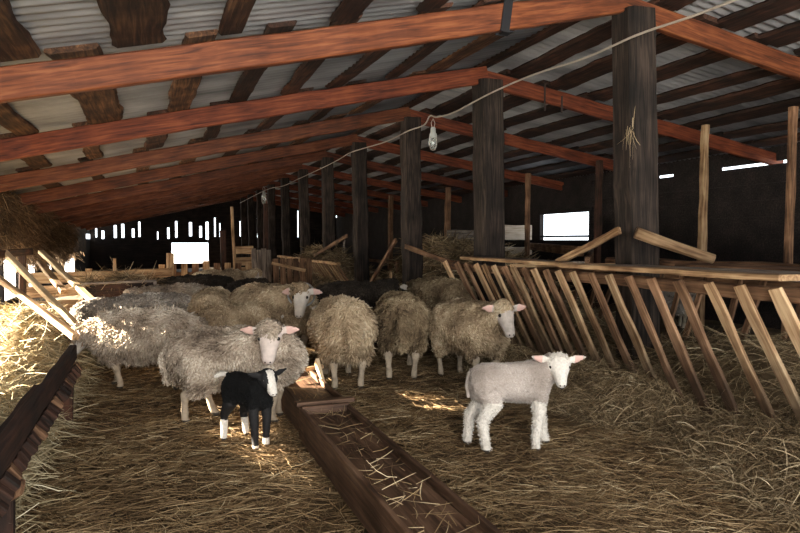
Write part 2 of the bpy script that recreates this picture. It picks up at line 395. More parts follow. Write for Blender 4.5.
rb = plank('ridge_beam', (XR, YN + 0.3, zu(XR) + 0.235), (XR, YE - 0.05, zu(XR) + 0.235), 0.12, 0.06, M_slabd, seg=24)
tag(rb, 'long dark board running along the ridge above the posts', 'beam')

# ------------------------------------------------------------------ boards across the rafters
def slab(xc, y0, y1, w, mat, label, group, skew=0.0, seed=0):
    """flitch board with a wavy bark edge lying on top of the rafters"""
    r = random.Random(seed); L = y1 - y0; K = max(6, int(L / 0.09)); K = min(K, 60)
    sl = 0.232 if xc < XR else -0.16
    bm = bmesh.new(); rings = []; ph = r.random() * 99; t = 0.022
    for i in range(K + 1):
        u = i / K; yy = y0 + L * u
        cx = xc + skew * (u - 0.5) + 0.03 * noise.noise(Vector((yy * 0.6, ph, 0)))
        a = w / 2 * (1 + 0.22 * noise.noise(Vector((yy * 2.2, ph, 1))) + 0.1 * noise.noise(Vector((yy * 9, ph, 1))))
        b = w / 2 * (1 + 0.22 * noise.noise(Vector((yy * 2.2, ph, 5))) + 0.1 * noise.noise(Vector((yy * 9, ph, 5))))
        rings.append([bm.verts.new((yy - y0, px, pz)) for px, pz in ((-(cx - xc) + a, 0.0), (-(cx - xc) + a * 0.82, -t), (-(cx - xc) - b * 0.82, -t), (-(cx - xc) - b, 0.0), (-(cx - xc) - b * 0.9, t), (-(cx - xc) + a * 0.9, t))])
    for A, Bq in zip(rings, rings[1:]):
        for j in range(6): bm.faces.new((A[j], A[(j + 1) % 6], Bq[(j + 1) % 6], Bq[j]))
    bm.faces.new(rings[0][::-1]); bm.faces.new(rings[-1]); bmesh.ops.recalc_face_normals(bm, faces=bm.faces)
    me = bpy.data.meshes.new('bark_edged_board'); bm.to_mesh(me); bm.free()
    up = Vector((-sl, 0, 1)).normalized(); x = Vector((0, 1, 0)); y = up.cross(x)
    M = Matrix.Translation((xc, y0, zu(xc) + 0.235)) @ Matrix((x, y, up)).transposed().to_4x4()
    o = link('bark_edged_board', me, None, mat, M=M)
    return tag(o, label, 'board', group)
ORDW = ['first', 'second', 'third', 'fourth', 'fifth', 'sixth', 'seventh', 'eighth', 'ninth', 'tenth', 'eleventh']
def bayname(k):
    if k == 0: return 'before the nearest rafter'
    if k >= 9: return 'in the last stretch before the back wall'
    return 'between %s and %s rafter' % (ORDW[k - 1], ORDW[k])
YB = [YN] + YP + [YE]
rows = {0: [(-1.45, .2), (-0.75, .24), (-0.06, .34), (0.52, .17), (1.29, .22), (1.85, .2), (2.5, .2), (3.15, .2)],
        1: [(-1.9, .24), (-1.12, .2), (-0.45, .32), (0.25, .24), (0.82, .2), (1.35, .2), (1.95, .2), (2.5, .18), (3.1, .3)],
        2: [(-1.95, .22), (-1.3, .25), (-0.7, .2), (0.05, .26), (0.7, .2), (1.5, .22), (2.2, .2), (2.9, .24)]}
for k in range(0, 6):
    if k in (4,): continue
    last = k == 5
    row = rows.get(k) or [(-2.3 + 0.72 * j + rnd.uniform(-.12, .12), rnd.uniform(.18, .28)) for j in range(8)]
    for j, (xc, w) in enumerate(row):
        y0 = YB[k] - (0.02 if k else 0); y1 = YB[k + 1] + 0.02
        nm = bayname(k)
        if k == 3: y1 = YB[5] + 0.1; nm = 'between third and fifth rafter'
        if last: y0 = YB[5] - 0.1; y1 = YE; nm = 'beyond the fifth rafter'
        xs = xc + rnd.uniform(-.03, .03)
        slab(xs, y0, y1, w, M_slab if (k < 2 and j in (1, 2, 3, 0)) or rnd.random() < 0.35 else M_slabd,
             'bark-edged board over the left rafters, %s, %s from the left' % (nm, ORDW[j]), 'rough boards over the left rafters', skew=rnd.uniform(-.12, .12), seed=k * 20 + j)
for k in (0, 1, 2, 3, 5):
    for j in range(8):
        xc = 4.25 + 0.58 * j + rnd.uniform(-.06, .06)
        y0 = YB[k] + .07; y1 = YB[k + 1] + 0.11; nm = bayname(k)
        if k == 3: y1 = YB[5] + 0.1; nm = 'between third and fifth rafter'
        if k == 5: y1 = YE; nm = 'beyond the fifth rafter'
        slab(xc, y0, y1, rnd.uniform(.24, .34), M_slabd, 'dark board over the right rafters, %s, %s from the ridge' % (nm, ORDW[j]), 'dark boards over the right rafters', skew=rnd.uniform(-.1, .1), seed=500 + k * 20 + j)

# ------------------------------------------------------------------ RIGHT HAY RACK
rack = empty('hay_rack', (3.3, 4.6, 0), 'long slatted wooden hay rack along the right side with boards laid on top', 'hay rack')
RY0, RY1 = 1.7, 7.1
plank('top_rail', (3.34, RY0, 0.99), (3.34, RY1, 0.99), 0.09, 0.085, M_slatd, rack, seg=30, rough=0.012)
plank('rear_rail', (4.55, RY0, 0.95), (4.5, RY1, 0.95), 0.07, 0.07, M_slatd, rack, seg=20)
plank('bottom_rail', (3.66, RY0, 0.06), (3.62, RY1, 0.06), 0.08, 0.09, M_slatd, rack, seg=20)
tops = [18, 45, 65, 88, 105, 128, 152, 172, 195, 218, 245, 272, 305, 345, 385, 430, 480, 540, 610, 680, 760]
def rackplane(px, py):       # the leaning front plane through (3.29, 1.0) and (3.62, 0.05)
    d = ray(px, py); k = (3.62 - 3.29) / 0.95
    t = (3.29 + k * (1.0 - 1.3)) / (d.x + k * d.z)
    return CC + d * t
wear = [0, 1, 1, 0, 0, 0, 1, 0, 1, 0, 1, 0, 0, 1, 0, 1, 1, 1, 0, 0, 0]
for i, c in enumerate(tops):
    px = 440 + c * 0.45; py = 264 + (px - 450) * 0.088
    a = rackplane(px, py)
    dx = 15 + 21 * min(1, max(0, (px - 470) / 250)); dy = 32 + 45 * min(1, max(0, (px - 470) / 200))
    b = rackplane(px + dx, py + dy)
    dirn = (b - a).normalized(); n_ = (a.z - 0.05) / -dirn.z; b = a + dirn * n_
    a = a - dirn * 0.03
    up = Vector((-1, 0, -0.33))
    plank('slat', a + Vector((-0.035, 0, 0)), b + Vector((-0.03, 0, 0)), rnd.uniform(.065, .09), 0.028, M_rslatd if wear[i] else M_rslat, rack, up=up, seg=8, rough=0.008, seed=i)
for j in range(18):          # the rear face leans the other way
    y = 2.0 + j * 0.29 + rnd.uniform(-.05, .05)
    plank('rear_slat', (4.5, y, 0.98), (4.12, y + rnd.uniform(-.1, .1), 0.05), 0.055, 0.025, M_slatd, rack, up=Vector((1, 0, -0.4)), seg=5, seed=90 + j)
for y in (2.2, 5.6): plank('cross_bearer', (3.28, y, 1.045), (4.6, y, 1.04), 0.05, 0.035, M_slat, rack)

# boards on top of the rack
zt = 1.087
tb = [((3.22, 2.55, zt + .005), (3.25, 4.62, zt), .17, 'pale-edged plank on the hay rack, front one of the nearest pair, its sawn end showing', M_slat),
      ((3.41, 2.6, zt), (3.44, 4.35, zt), .16, 'weathered plank on the hay rack lying just behind the pale-edged front one', M_grey),
      ((3.60, 2.35, zt), (3.61, 4.25, zt), .16, 'weathered grey plank on the hay rack, third back from the front edge', M_grey),
      ((4.02, 1.9, zt), (4.1, 4.2, zt), .2, 'brown plank on the hay rack beyond the grey ones, right of the nearest post', M_slatd),
      ((4.36, 1.8, zt), (4.36, 4.3, zt), .2, 'brown plank on the rear edge of the hay rack', M_slatd),
      ((3.36, 4.75, zt - .0), (3.47, 7.0, zt - .0), .14, 'long plank on the far half of the hay rack, left of the nearest post', M_slat),
      ((3.6, 4.95, zt), (3.62, 7.1, zt), .13, 'narrow plank behind the long one on the far half of the rack', M_grey)]
for a, b, w, lab, m in tb:
    tag(plank('loose_plank', a, b, w, 0.035, m, rough=0.006, seg=14), lab, 'plank', 'loose planks laid on the hay rack')
# two braces beside the nearest post
o = plank('diagonal_brace', (3.55, 5.22, 1.085), (3.60, 4.40, 1.38), 0.06, 0.035, M_slat, up=Vector((-1, 0, 0)), seg=8)
tag(o, 'short diagonal wooden brace leaning on the nearest post, left side', 'brace')
o = log('broken_branch', (3.58, 4.18, 1.36), (4.1, 3.9, 1.15), 0.048, 0.04, M_slat, seed=5)
tag(o, 'broken round pole leaning down to the right from the nearest post', 'pole')

# ------------------------------------------------------------------ right aisle: thin poles, partition boards
for (px, py, X, lab, m, w) in ((527, 172, 7.2, 'thin dark pole left of the bright opening in the right wall', M_slatd, .09), (598, 165, 7.2, 'thin dark pole just right of the bright opening', M_slabd, .1),
                    (447, 185, 7.2, 'slim pole seen between the second and third ridge posts', M_slatd, .13), (703, 158, 6.6, 'bare brown pole standing right of the nearest ridge post', M_slat, .085),
                    (790, 160, 6.6, 'bare brown pole at the right edge of the view', M_slatd, .075), (390, 190, 7.0, 'slim pole seen left of the third ridge post', M_slatd, .14)):
    p = atX(px, py, X)
    o = plank('support_pole', (X, p.y, -0.02), (X + 0.03, p.y, zu(X) + 0.02), w, w, m, seg=12, rough=0.01)
    tag(o, lab, 'pole', 'thin poles under the right roof slope')
def panel(name, x0, x1, y, z0, z1, mat, label, cat='board', group=None):
    o = plank(name, (x0, y, (z0 + z1) / 2), (x1, y, (z0 + z1) / 2), abs(z1 - z0), 0.03, mat, up=Vector((0, -1, 0)), seg=6, rough=0.01)
    return tag(o, label, cat, group)
panel('partition_board', 7.25, 8.15, 13, 1.30, 1.64, M_cream, 'pale board between the second ridge post and the bright opening, upper and wider one', group='pale partition boards')
panel('partition_board', 7.25, 8.15, 13, 0.96, 1.14, M_cream, 'pale narrow board between the second ridge post and the bright opening, lower one', group='pale partition boards')
panel('partition_board', 6.0, 7.08, 13, 1.26, 1.52, M_grey, 'greyish board seen just left of the second ridge post', group='pale partition boards')
panel('partition_board', 6.75, 7.1, 13, 1.03, 1.13, M_cream, 'small pale board low beside the second ridge post', group='pale partition boards')
o = plank('sawn_beam', (6.2, 2.5, 0.93), (6.1, 7.6, 0.93), 0.3, 0.24, M_slatd, seg=20, rough=0.02); tag(o, 'long brown timber manger edge across the dark right aisle', 'beam')
o = plank('partition_rail', (6.3, 8.6, 1.12), (8.4, 13.6, 1.16), 0.08, 0.16, M_slatd, seg=14); tag(o, 'dark horizontal rail below the bright opening', 'rail')
o = plank('partition_rail', (5.9, 7.9, 0.9), (8.3, 10.9, 1.02), 0.08, 0.3, M_slatd, seg=14, rough=0.02); tag(o, 'broad brown rail behind the far half of the hay rack', 'rail')

# ------------------------------------------------------------------ FAR HAY RACK
fr = empty('hay_rack', (3.4, 13, 0), 'slatted hay rack farther back with hay heaped on top, between the ridge posts', 'hay rack')
plank('top_rail', (3.3, 12.1, 0.84), (3.3, 18.6, 0.84), 0.07, 0.06, M_slat, fr, seg=20)
for j in range(26):
    y = 12.2 + j * 0.245
    plank('slat', (3.27, y, 0.87), (3.82, y + .04, 0.06), 0.07, 0.025, M_slat if j % 4 else M_slatd, fr, up=Vector((-1, 0, -0.6)), seg=4, seed=300 + j)
plank('rear_rail', (4.5, 12.1, 0.85), (4.5, 18.6, 0.85), 0.06, 0.06, M_slatd, fr)
plank('end_stake', (4.5, 12.1, 0), (4.5, 12.1, .9), 0.06, 0.06, M_slatd, fr)
for (a, b, lab) in (((3.6, 11.9, 0.02), (3.62, 9.8, 1.30), 'brown diagonal pole leaning against the third ridge post above the far rack'),
                    ((3.55, 15.2, 0.92), (3.58, 12.5, 1.38), 'diagonal pole leaning to the fourth ridge post over the hay'),
                    ((3.62, 9.35, 1.2), (3.75, 7.6, 0.95), 'brown diagonal board on the right of the third ridge post'),
                    ((3.3, 9.2, 0.0), (3.3, 9.15, 0.82), 'thin upright stake in front of the third ridge post')):
    tag(plank('leaning_pole', a, b, 0.07 if a[2] else .04, 0.04, M_slatd if a[2] else M_slat, up=Vector((-1, 0, 0)), seg=6), lab, 'pole', 'poles leaning around the ridge posts')

# ------------------------------------------------------------------ pens at the back
def fence(name, label, posts, rails, mat, base):
    e = empty(name, base, label, 'fence')
    for a, b, w in posts: plank('post', a, b, w, w, mat, e, seg=5)
    for a, b, w in rails: plank('rail', a, b, w, 0.03, mat, e, up=Vector((0, -1, 0)), seg=8, rough=0.012)
    return e
fence('board_fence', 'low fence of wide horizontal boards closing the pen behind the sheep, left of the pickets',
      [((-1.0, 11.55, 0), (-1.0, 11.55, .84), .1), ((0.22, 11.6, 0), (0.24, 11.6, 1.08), .12), ((-.62, 11.6, 0), (-.62, 11.6, 1.0), .05), ((-1.9, 11.55, 0), (-1.9, 11.55, .9), .09)],
      [((-1.95, 11.5, .70), (0.26, 11.5, .74), .17), ((-1.95, 11.5, .48), (0.26, 11.5, .53), .18), ((-1.95, 11.5, .24), (0.26, 11.5, .26), .2)], M_slat, (-.8, 11.5, 0))
pk = empty('picket_fence', (0.8, 14, 0), 'upright picket fence below the bright far opening', 'fence')
for j in range(9):
    x = 0.12 + j * 0.215
    plank('picket', (x, 14, 0), (x + 0.01, 14, 0.84 + rnd.uniform(-.04, .04)), .13, .03, M_slatd if j % 2 else M_slat, pk, up=Vector((0, -1, 0)), seg=4)
plank('rail', (0.0, 14.04, .6), (2.0, 14.04, .6), .08, .03, M_slatd, pk, up=Vector((0, -1, 0)))
tag(plank('gate_upright', (1.62, 14.1, 0), (1.52, 14.1, 2.0), .06, .05, M_slat, seg=8), 'tall pale upright stick at the end of the pickets', 'stake')
for (a, b2, w, lab) in (((1.38, 14.3, 0), (1.36, 14.3, 1.5), .12, 'dark upright stake just right of the bright far opening'), ((2.3, 14.5, 0), (2.3, 14.5, 2.1), .1, 'dark upright stake behind the light plank panel')):
    tag(plank('stake', a, b2, w, w * .7, M_slabd, seg=6), lab, 'stake')
bx = empty('plank_hatch', (1.7, 14.2, 0), 'hatch of short pale boards left of the light plank panel', 'hatch')
for xx_ in (1.58, 1.95): plank('upright', (xx_, 14.23, 0), (xx_, 14.23, 1.16), .06, .03, M_slatd, bx, up=Vector((0, -1, 0)), seg=4)
for j, z in enumerate((.62, .84, 1.08)): plank('board', (1.56, 14.2, z), (1.98, 14.2, z + .01), .17, .03, M_slat, bx, up=Vector((0, -1, 0)), seg=4)
pn = empty('plank_screen', (2.1, 14.0, 0), 'light grey panel of upright planks behind the black sheep', 'panel')
for j in range(4): plank('plank_board', (1.98 + j * .105, 14.0, 0.1), (1.96 + j * .105, 14.0, 1.12 - .03 * (j % 2)), .095, .03, M_grey, pn, up=Vector((0, -1, 0)), seg=5)
gt = empty('wooden_gate', (2.6, 12.5, 0), 'small brown plank gate with a slanting rail beside the far hay rack', 'gate')
for j in range(6): plank('plank_board', (2.2 + j * .13, 12.6, 0.1), (2.18 + j * .13, 12.6, .94), .11, .03, M_slatd, gt, up=Vector((0, -1, 0)), seg=4)
plank('rail', (2.1, 12.55, .86), (2.75, 12.55, .70), .06, .03, M_slat, gt, up=Vector((0, -1, 0)), seg=4)
# feeder crate with hay in the pen
fc = empty('feed_crate', (-.55, 9.2, 0), 'shallow dark feed crate with hay in it behind the grey sheep', 'crate')
plank('side_board', (-.85, 9.0, .62), (-.02, 9.0, .66), .2, .025, M_slabd, fc, up=Vector((0, -1, 0)))
plank('side_board', (-.85, 9.5, .62), (-.02, 9.5, .66), .2, .025, M_slabd, fc, up=Vector((0, -1, 0)))
plank('rim', (-.85, 8.98, .755), (0, 8.98, .77), .03, .03, M_grey, fc)
for x in (-.84, 0.0):
    for y in (9.0, 9.5): plank('leg', (x, y, 0), (x, y, .77), .04, .04, M_grey, fc)
plank('bottom_board', (-.85, 9.25, .56), (-.02, 9.25, .56), .5, .02, M_slabd, fc)

# ------------------------------------------------------------------ TROUGH
def trough(label, y0, y1, shift=0.0):
    e = empty('feeding_trough', (1.02 + shift, (y0 + y1) / 2, 0), label, 'trough', 'feeding troughs in the aisle')
    for sx, X in ((-1, .87 + shift), (1, 1.18 + shift)):
        plank('side_board', (X, y0, .115), (X, y1, .115), .028, .20, M_trough, e, seg=26, rough=0.003)
    plank('bottom_board', (1.025 + shift, y0 + .03, .155), (1.025 + shift, y1 - .03, .155), .275, .05, M_trough, e, seg=20)
    for Y in (y0 + .02, y1 - .02): plank('end_board', (.87 + shift, Y, .13), (1.18 + shift, Y, .13), .03, .2, M_trough, e, seg=4)
    return e
t1 = trough('long brown wooden feeding trough running to the bottom edge of the view', 1.5, 4.12)
t2 = trough('shorter wooden feeding trough beyond the long one, beside the black lamb', 4.2, 5.35, 0.02)
plank('cross_bar', (.84, 4.15, .235), (1.24, 4.2, .225), .06, .03, M_trough, t1)
plank('handle_bar', (.86, 5.0, .26), (1.26, 5.14, .275), .035, .03, M_slat, t2)
plank('end_post', (1.22, 4.80, .04), (1.2, 5.08, .33), .07, .03, M_pale, t2, up=Vector((-1, 0, 0)))

# ------------------------------------------------------------------ LEFT HAY RACK
lr = empty('hay_rack', (-.7, 4, 0), 'left hay rack with a notched dark rail and sunlit leaning poles', 'hay rack')
fr_ = plank('front_rail', (-.56, 5.15, .50), (-.545, 2.2, .50), .05, .10, M_slabd, lr, seg=26, rough=0.005)
plank('front_rail', (-.60, 3.9, .47), (-.585, 2.0, .47), .04, .12, M_slabd, lr, seg=18, rough=0.006)
for j in range(26):
    y = 2.25 + j * 0.11
    plank('notch_block', (-.535, y, .44), (-.49 + rnd.uniform(-.015, .01), y + .01, .39), .035, .05, M_slabd if j % 5 else M_slatd, fr_, up=Vector((0, 1, 0)), seg=3, rough=.008, seed=40 + j)
plank('rear_rail', (-1.45, 2.0, 1.16), (-1.42, 9.0, 1.16), .06, .08, M_slabd, lr, seg=20)
plank('rack_pole', atX(4, 252, -1.42), atX(88, 337, -.56), .06, .05, M_pale, lr, seg=8)
plank('rack_pole', atX(-4, 276, -1.36), atX(76, 337, -.58), .055, .05, M_slat, lr, seg=8)
plank('rack_pole', atX(41, 252, -1.42), atX(97, 305, -.6), .07, .05, M_pale, lr, seg=8)
plank('rack_pole', atX(40, 262, -1.40), atX(64, 292, -.98), .08, .05, M_slat, lr, seg=8)
plank('rack_leg', (-.58, 2.9, 0), (-.56, 2.9, .5), .07, .06, M_slabd, lr); plank('rack_leg', (-.6, 5.05, 0), (-.57, 5.05, .5), .07, .06, M_slabd, lr)
plank('rack_leg', (-1.45, 5.0, 0), (-1.44, 5.0, 1.15), .07, .06, M_slabd, lr); plank('rack_leg', (-1.45, 8.6, 0), (-1.44, 8.6, 1.15), .07, .06, M_slabd, lr)
o = plank('fallen_timber', (-1.25, 3.1, .52), (-.5, 2.75, .36), .1, .06, M_slatd, seg=6); tag(o, 'brown timber end leaning across the left rack near the left edge', 'timber')
o = log('peeled_stick', atz(-6, 455, .50), atz(46, 415, .34), .011, .007, M_grey, n=6, seed=12); tag(o, 'thin pale peeled stick poking out of the left rack', 'stick')

# ------------------------------------------------------------------ STRAW AND HAY
def rnd_dir(n, zs, rs): 
    a = rs.uniform(0, 2 * PI, n); z = rs.normal(0, zs, n); return np.stack([np.cos(a), np.sin(a), z], -1)
n = 115000                                             # bedding: density falls with distance
y = 1.6 + 11.5 * rs.beta(0.9, 2.3, n); x = rs.uniform(-2.6, 4.6, n)
keep = ~((x > .86) & (x < 1.2) & (y < 5.35) & (rs.uniform(size=n) < 0.93)); x, y = x[keep], y[keep]; n = len(x)
P = np.stack([x, y, hfloor(x, y) + rs.uniform(-.012, .022, n)], -1)
Ln = rs.uniform(.04, .19, n) * (1 + .03 * y); Wd = rs.uniform(.0018, .0036, n) * (0.7 + 0.16 * y)
V, F, T = strands(P, rnd_dir(n, .09, rs), Ln, Wd, rs.normal(0, .22, (n, 3)) * [1, 1, .25], rs)
stuff('straw_bedding', V, F, T, M_straw, 'brown trampled straw bedding covering the barn floor', 'straw')
def heap(name, label, x0, x1, y0, y1, hf, n, mat, zs=.35, L=(.1, .3), wd=(.002, .0045), cat='hay', droop=.25, core=True):
    x = rs.uniform(x0, x1, n); y = rs.uniform(y0, y1, n); h = hf(x, y); ok = h > .02; x, y, h = x[ok], y[ok], h[ok]; m = len(x)
    P = np.stack([x, y, h * (1 - .45 * rs.beta(1, 4, m)) + hfloor(x, y) * 0], -1)
    D = rnd_dir(m, zs, rs); Lq = rs.uniform(L[0], L[1], m)
    bend = rs.normal(0, .25, (m, 3)); bend[:, 2] -= droop
    V, F, T = strands(P, D, Lq, rs.uniform(wd[0], wd[1], m) * (0.8 + .13 * y), bend, rs, K=4)
    V[:, 2] = np.maximum(V[:, 2], 0.0)
    if core:
        nx, ny = 26, 50; xs = np.linspace(x0, x1, nx); ys = np.linspace(y0, y1, ny); X, Y = np.meshgrid(xs, ys)
        Z = np.maximum(hf(X, Y) - .035 + .02 * np.sin(X * 23 + Y * 17) * np.sin(Y * 29), -0.06); i = np.arange(nx * ny).reshape(ny, nx) + len(V)
        V2 = np.stack([X, Y, Z], -1).reshape(-1, 3); F2 = np.stack([i[:-1, :-1], i[:-1, 1:], i[1:, 1:], i[1:, :-1]], -1).reshape(-1, 4)
        V = np.concatenate([V, V2]); F = np.concatenate([F, F2]); T = np.concatenate([T, rs.uniform(.1, .35, len(V2))])
    return stuff(name, V, F, T, mat, label, cat)
def bump(x, a, b, s): return 1 / (1 + np.exp(-(x - a) / s)) * 1 / (1 + np.exp((x - b) / s))
heap('hay_heap', 'hay filling the bottom of the long right rack behind its slats', 3.2, 4.7, 1.6, 7.3,
     lambda x, y: (.50 + .1 * np.sin(y * 2.3) + .05 * np.sin(x * 9)) * bump(x, 3.72, 4.5, .09) * bump(y, 1.5, 7.0, .15), 34000, M_hay)
heap('hay_spill', 'hay pulled out through the slats onto the floor along the right rack', 2.55, 3.85, 1.5, 6.6,
     lambda x, y: (.20 + .08 * np.sin(y * 3.1 + 1) + .05 * np.sin(y * 7)) * bump(x, 3.02 + .1 * np.sin(y * 2.2), 4.2, .11) * bump(y, 1.2, 6.4, .3), 36000, M_hay, zs=.75, L=(.10, .28), droop=.6)
heap('hay_heap', 'sunlit hay heaped behind the poles of the left rack', -2.6, -.62, 2.2, 9.0,
     lambda x, y: (.52 + .1 * np.sin(y * 2.1) + .08 * np.sin(x * 5 + y)) * bump(x, -2.5, -.80, .08) * bump(y, 2.3, 8.6, .2), 32000, M_haypale, zs=.5)
heap('hay_heap', 'hay heaped over the top of the far rack between the posts', 3.25, 4.6, 12.0, 18.8,
     lambda x, y: (.98 + .16 * np.sin(y * 1.3) + .06 * np.sin(x * 7)) * bump(x, 3.55, 4.4, .07) * bump(y, 12.6, 18.3, .25), 16000, M_hay, zs=.5, wd=(.004, .007))
heap('hay_stack', 'dim stack of old hay in the right aisle behind the third ridge post', 4.2, 7.0, 8.6, 13.6,
     lambda x, y: (1.32 + .1 * np.sin(y * 1.7) + .12 * np.sin(x * 3)) * bump(x, 4.6, 6.5, .2) * bump(y, 9.3, 13.0, .25), 18000, M_hay, zs=.5, wd=(.005, .009), L=(.15, .4))
heap('hay_litter', 'small heap of hay in the feed crate', -.84, -.04, 9.05, 9.45, lambda x, y: .80 + .05 * np.sin(x * 12) + 0 * y, 1500, M_hay, zs=.5, core=False, droop=.1)
# a few long straws lying on the trough bed and rims
n = 170; x = rs.uniform(.9, 1.12, n); y = 1.9 + 3.2 * rs.beta(1, 1.5, n)
P = np.stack([x, y, np.full(n, .19)], -1)
V, F, T = strands(P, rnd_dir(n, .12, rs), rs.uniform(.08, .26, n), rs.uniform(.003, .005, n), rs.normal(0, .15, (n, 3)), rs, K=4, tone=rs.uniform(.4, 1, n)); V[:, 2] = np.maximum(V[:, 2], .184)
V[:, 0] = np.clip(V[:, 0], .895, 1.155)
stuff('loose_straws', V, F, T, M_straw, 'loose straws lying in the wooden troughs', 'straw')
# old hay packed and hanging below the left eave
n = 36000; y = 2.0 + 28 * rs.beta(1.0, 1.7, n); u = rs.uniform(size=n)
def hay_low(y): return np.interp(y, [2, 9, 16, 22, 31], [1.3, 1.26, .86, .80, .72]) + .06 * np.sin(y * 2.3) + .05 * np.sin(y * 5.7 + 1)
def hay_x(y): return -1.74 - .046 * (y - 4) - .05 * np.sin(y * 1.4) + .04 * np.sin(y * 4.1)
low = hay_low(y); xx = hay_x(y)
P = np.stack([xx - .25 * rs.beta(1, 3, n), y, low + u * (2.08 - low)], -1)
P[:, 2] = np.minimum(P[:, 2], 3.2 - .232 * (3.7 - P[:, 0]) + .2)
D = rs.normal(0, .4, (n, 3)); D[:, 2] -= .8
V, F, T = strands(P, D, rs.uniform(.08, .24, n) * (1 + .02 * y), rs.uniform(.004, .008, n) * (.8 + .06 * y), rs.normal(0, .25, (n, 3)), rs, K=3)
ys = np.linspace(1.8, 30, 300); zz = np.linspace(0, 1, 16); Yg, Zg = np.meshgrid(ys, zz)
lowg = hay_low(Yg) + .02
Xg = hay_x(Yg) + .04 * np.sin(Yg * 11 + Zg * 9) - .02 - .12 * (1 - Zg)
Zw = lowg + Zg * (2.02 - lowg) ; i = np.arange(Yg.size).reshape(Yg.shape)
def wallgrid(X): return np.stack([X, Yg, Zw], -1).reshape(-1, 3)
A = wallgrid(Xg); Bk = wallgrid(np.full_like(Xg, XL + .02)); m0 = len(V); q = len(A)
Fg = np.stack([i[:-1, :-1], i[:-1, 1:], i[1:, 1:], i[1:, :-1]], -1).reshape(-1, 4)
bot = np.stack([i[0, :-1], i[0, :-1] + q, i[0, 1:] + q, i[0, 1:]], -1)
V = np.concatenate([V, A, Bk]); F = np.concatenate([F, Fg + m0, Fg + m0 + q, bot + m0]); T = np.concatenate([T, rs.uniform(.1, .5, 2 * q)])
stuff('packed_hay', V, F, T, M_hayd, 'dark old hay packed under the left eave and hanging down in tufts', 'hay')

# ------------------------------------------------------------------ SHEEP
def evalmesh(bm, voxel, smooth, name):
    me = bpy.data.meshes.new('tmp'); bm.to_mesh(me); bm.free()
    o = bpy.data.objects.new('tmp', me); COL.objects.link(o)
    r = o.modifiers.new('r', 'REMESH'); r.mode = 'VOXEL'; r.voxel_size = voxel
    s = o.modifiers.new('s', 'SMOOTH'); s.factor = 0.5; s.iterations = smooth
    dg = bpy.context.evaluated_depsgraph_get(); dg.update()
    out = bpy.data.meshes.new_from_object(o.evaluated_get(dg)); out.name = name
    bpy.data.objects.remove(o); bpy.data.meshes.remove(me)
    return out
def V3(*a): return Vector(a)
def dirv(yaw, el): return V3(math.cos(rad(yaw)) * math.cos(rad(el)), math.sin(rad(yaw)) * math.cos(rad(el)), math.sin(rad(el)))
def fur(name, stops, ns=9, rough=.9, amt=.3): return attr_mat(name, stops, rough, sheen=0, noise_scale=ns, n_amt=amt)
F_white = fur('dusty_cream_wool', [(0, (.11, .08, .058)), (.35, (.30, .235, .175)), (.7, (.50, .42, .33)), (1, (.70, .62, .51))])
F_tan = fur('yellowish_tan_wool', [(0, (.11, .075, .045)), (.35, (.29, .21, .13)), (.75, (.48, .37, .24)), (1, (.62, .52, .37))])
F_brown = fur('brownish_soiled_wool', [(0, (.06, .04, .022)), (.4, (.17, .12, .07)), (.75, (.29, .22, .135)), (1, (.42, .34, .22))])
F_grey = fur('grey_wool', [(0, (.09, .076, .063)), (.4, (.25, .215, .18)), (.75, (.42, .37, .31)), (1, (.58, .52, .45))])
F_dark = fur('dark_brown_wool', [(0, (.010, .008, .006)), (.5, (.035, .026, .019)), (1, (.085, .065, .045))])
F_black = fur('black_lamb_coat', [(0, (.003, .003, .003)), (.5, (.006, .006, .006)), (1, (.014, .013, .013))], 14)
F_lamb = fur('pale_grey_lamb_fleece', [(0, (.27, .225, .19)), (.4, (.42, .36, .315)), (.75, (.53, .465, .415)), (1, (.66, .60, .54))], 7, amt=.15)
K_face = simple('short_white_face_hair', (.56, .50, .43), .85, noise_scale=30, amt=.12)
K_facep = simple('pinkish_white_face_hair', (.60, .50, .44), .85, noise_scale=30, amt=.1)
K_lambw = simple('white_lamb_hair', (.66, .61, .54), .9, noise_scale=60, amt=.14, bump=.5)
K_lambb = simple('short_black_hair', (.012, .011, .011), .75, noise_scale=40, amt=.3)
K_leg = simple('dirty_white_leg_hair', (.36, .29, .21), .9, noise_scale=20, amt=.3)
K_dark = simple('dark_face_hair', (.03, .022, .018), .85, noise_scale=20, amt=.3)
K_pink = simple('pink_inner_ear', (.60, .39, .33), .8)
K_grey = simple('grey_face_hair', (.46, .40, .35), .85, noise_scale=25, amt=.2)

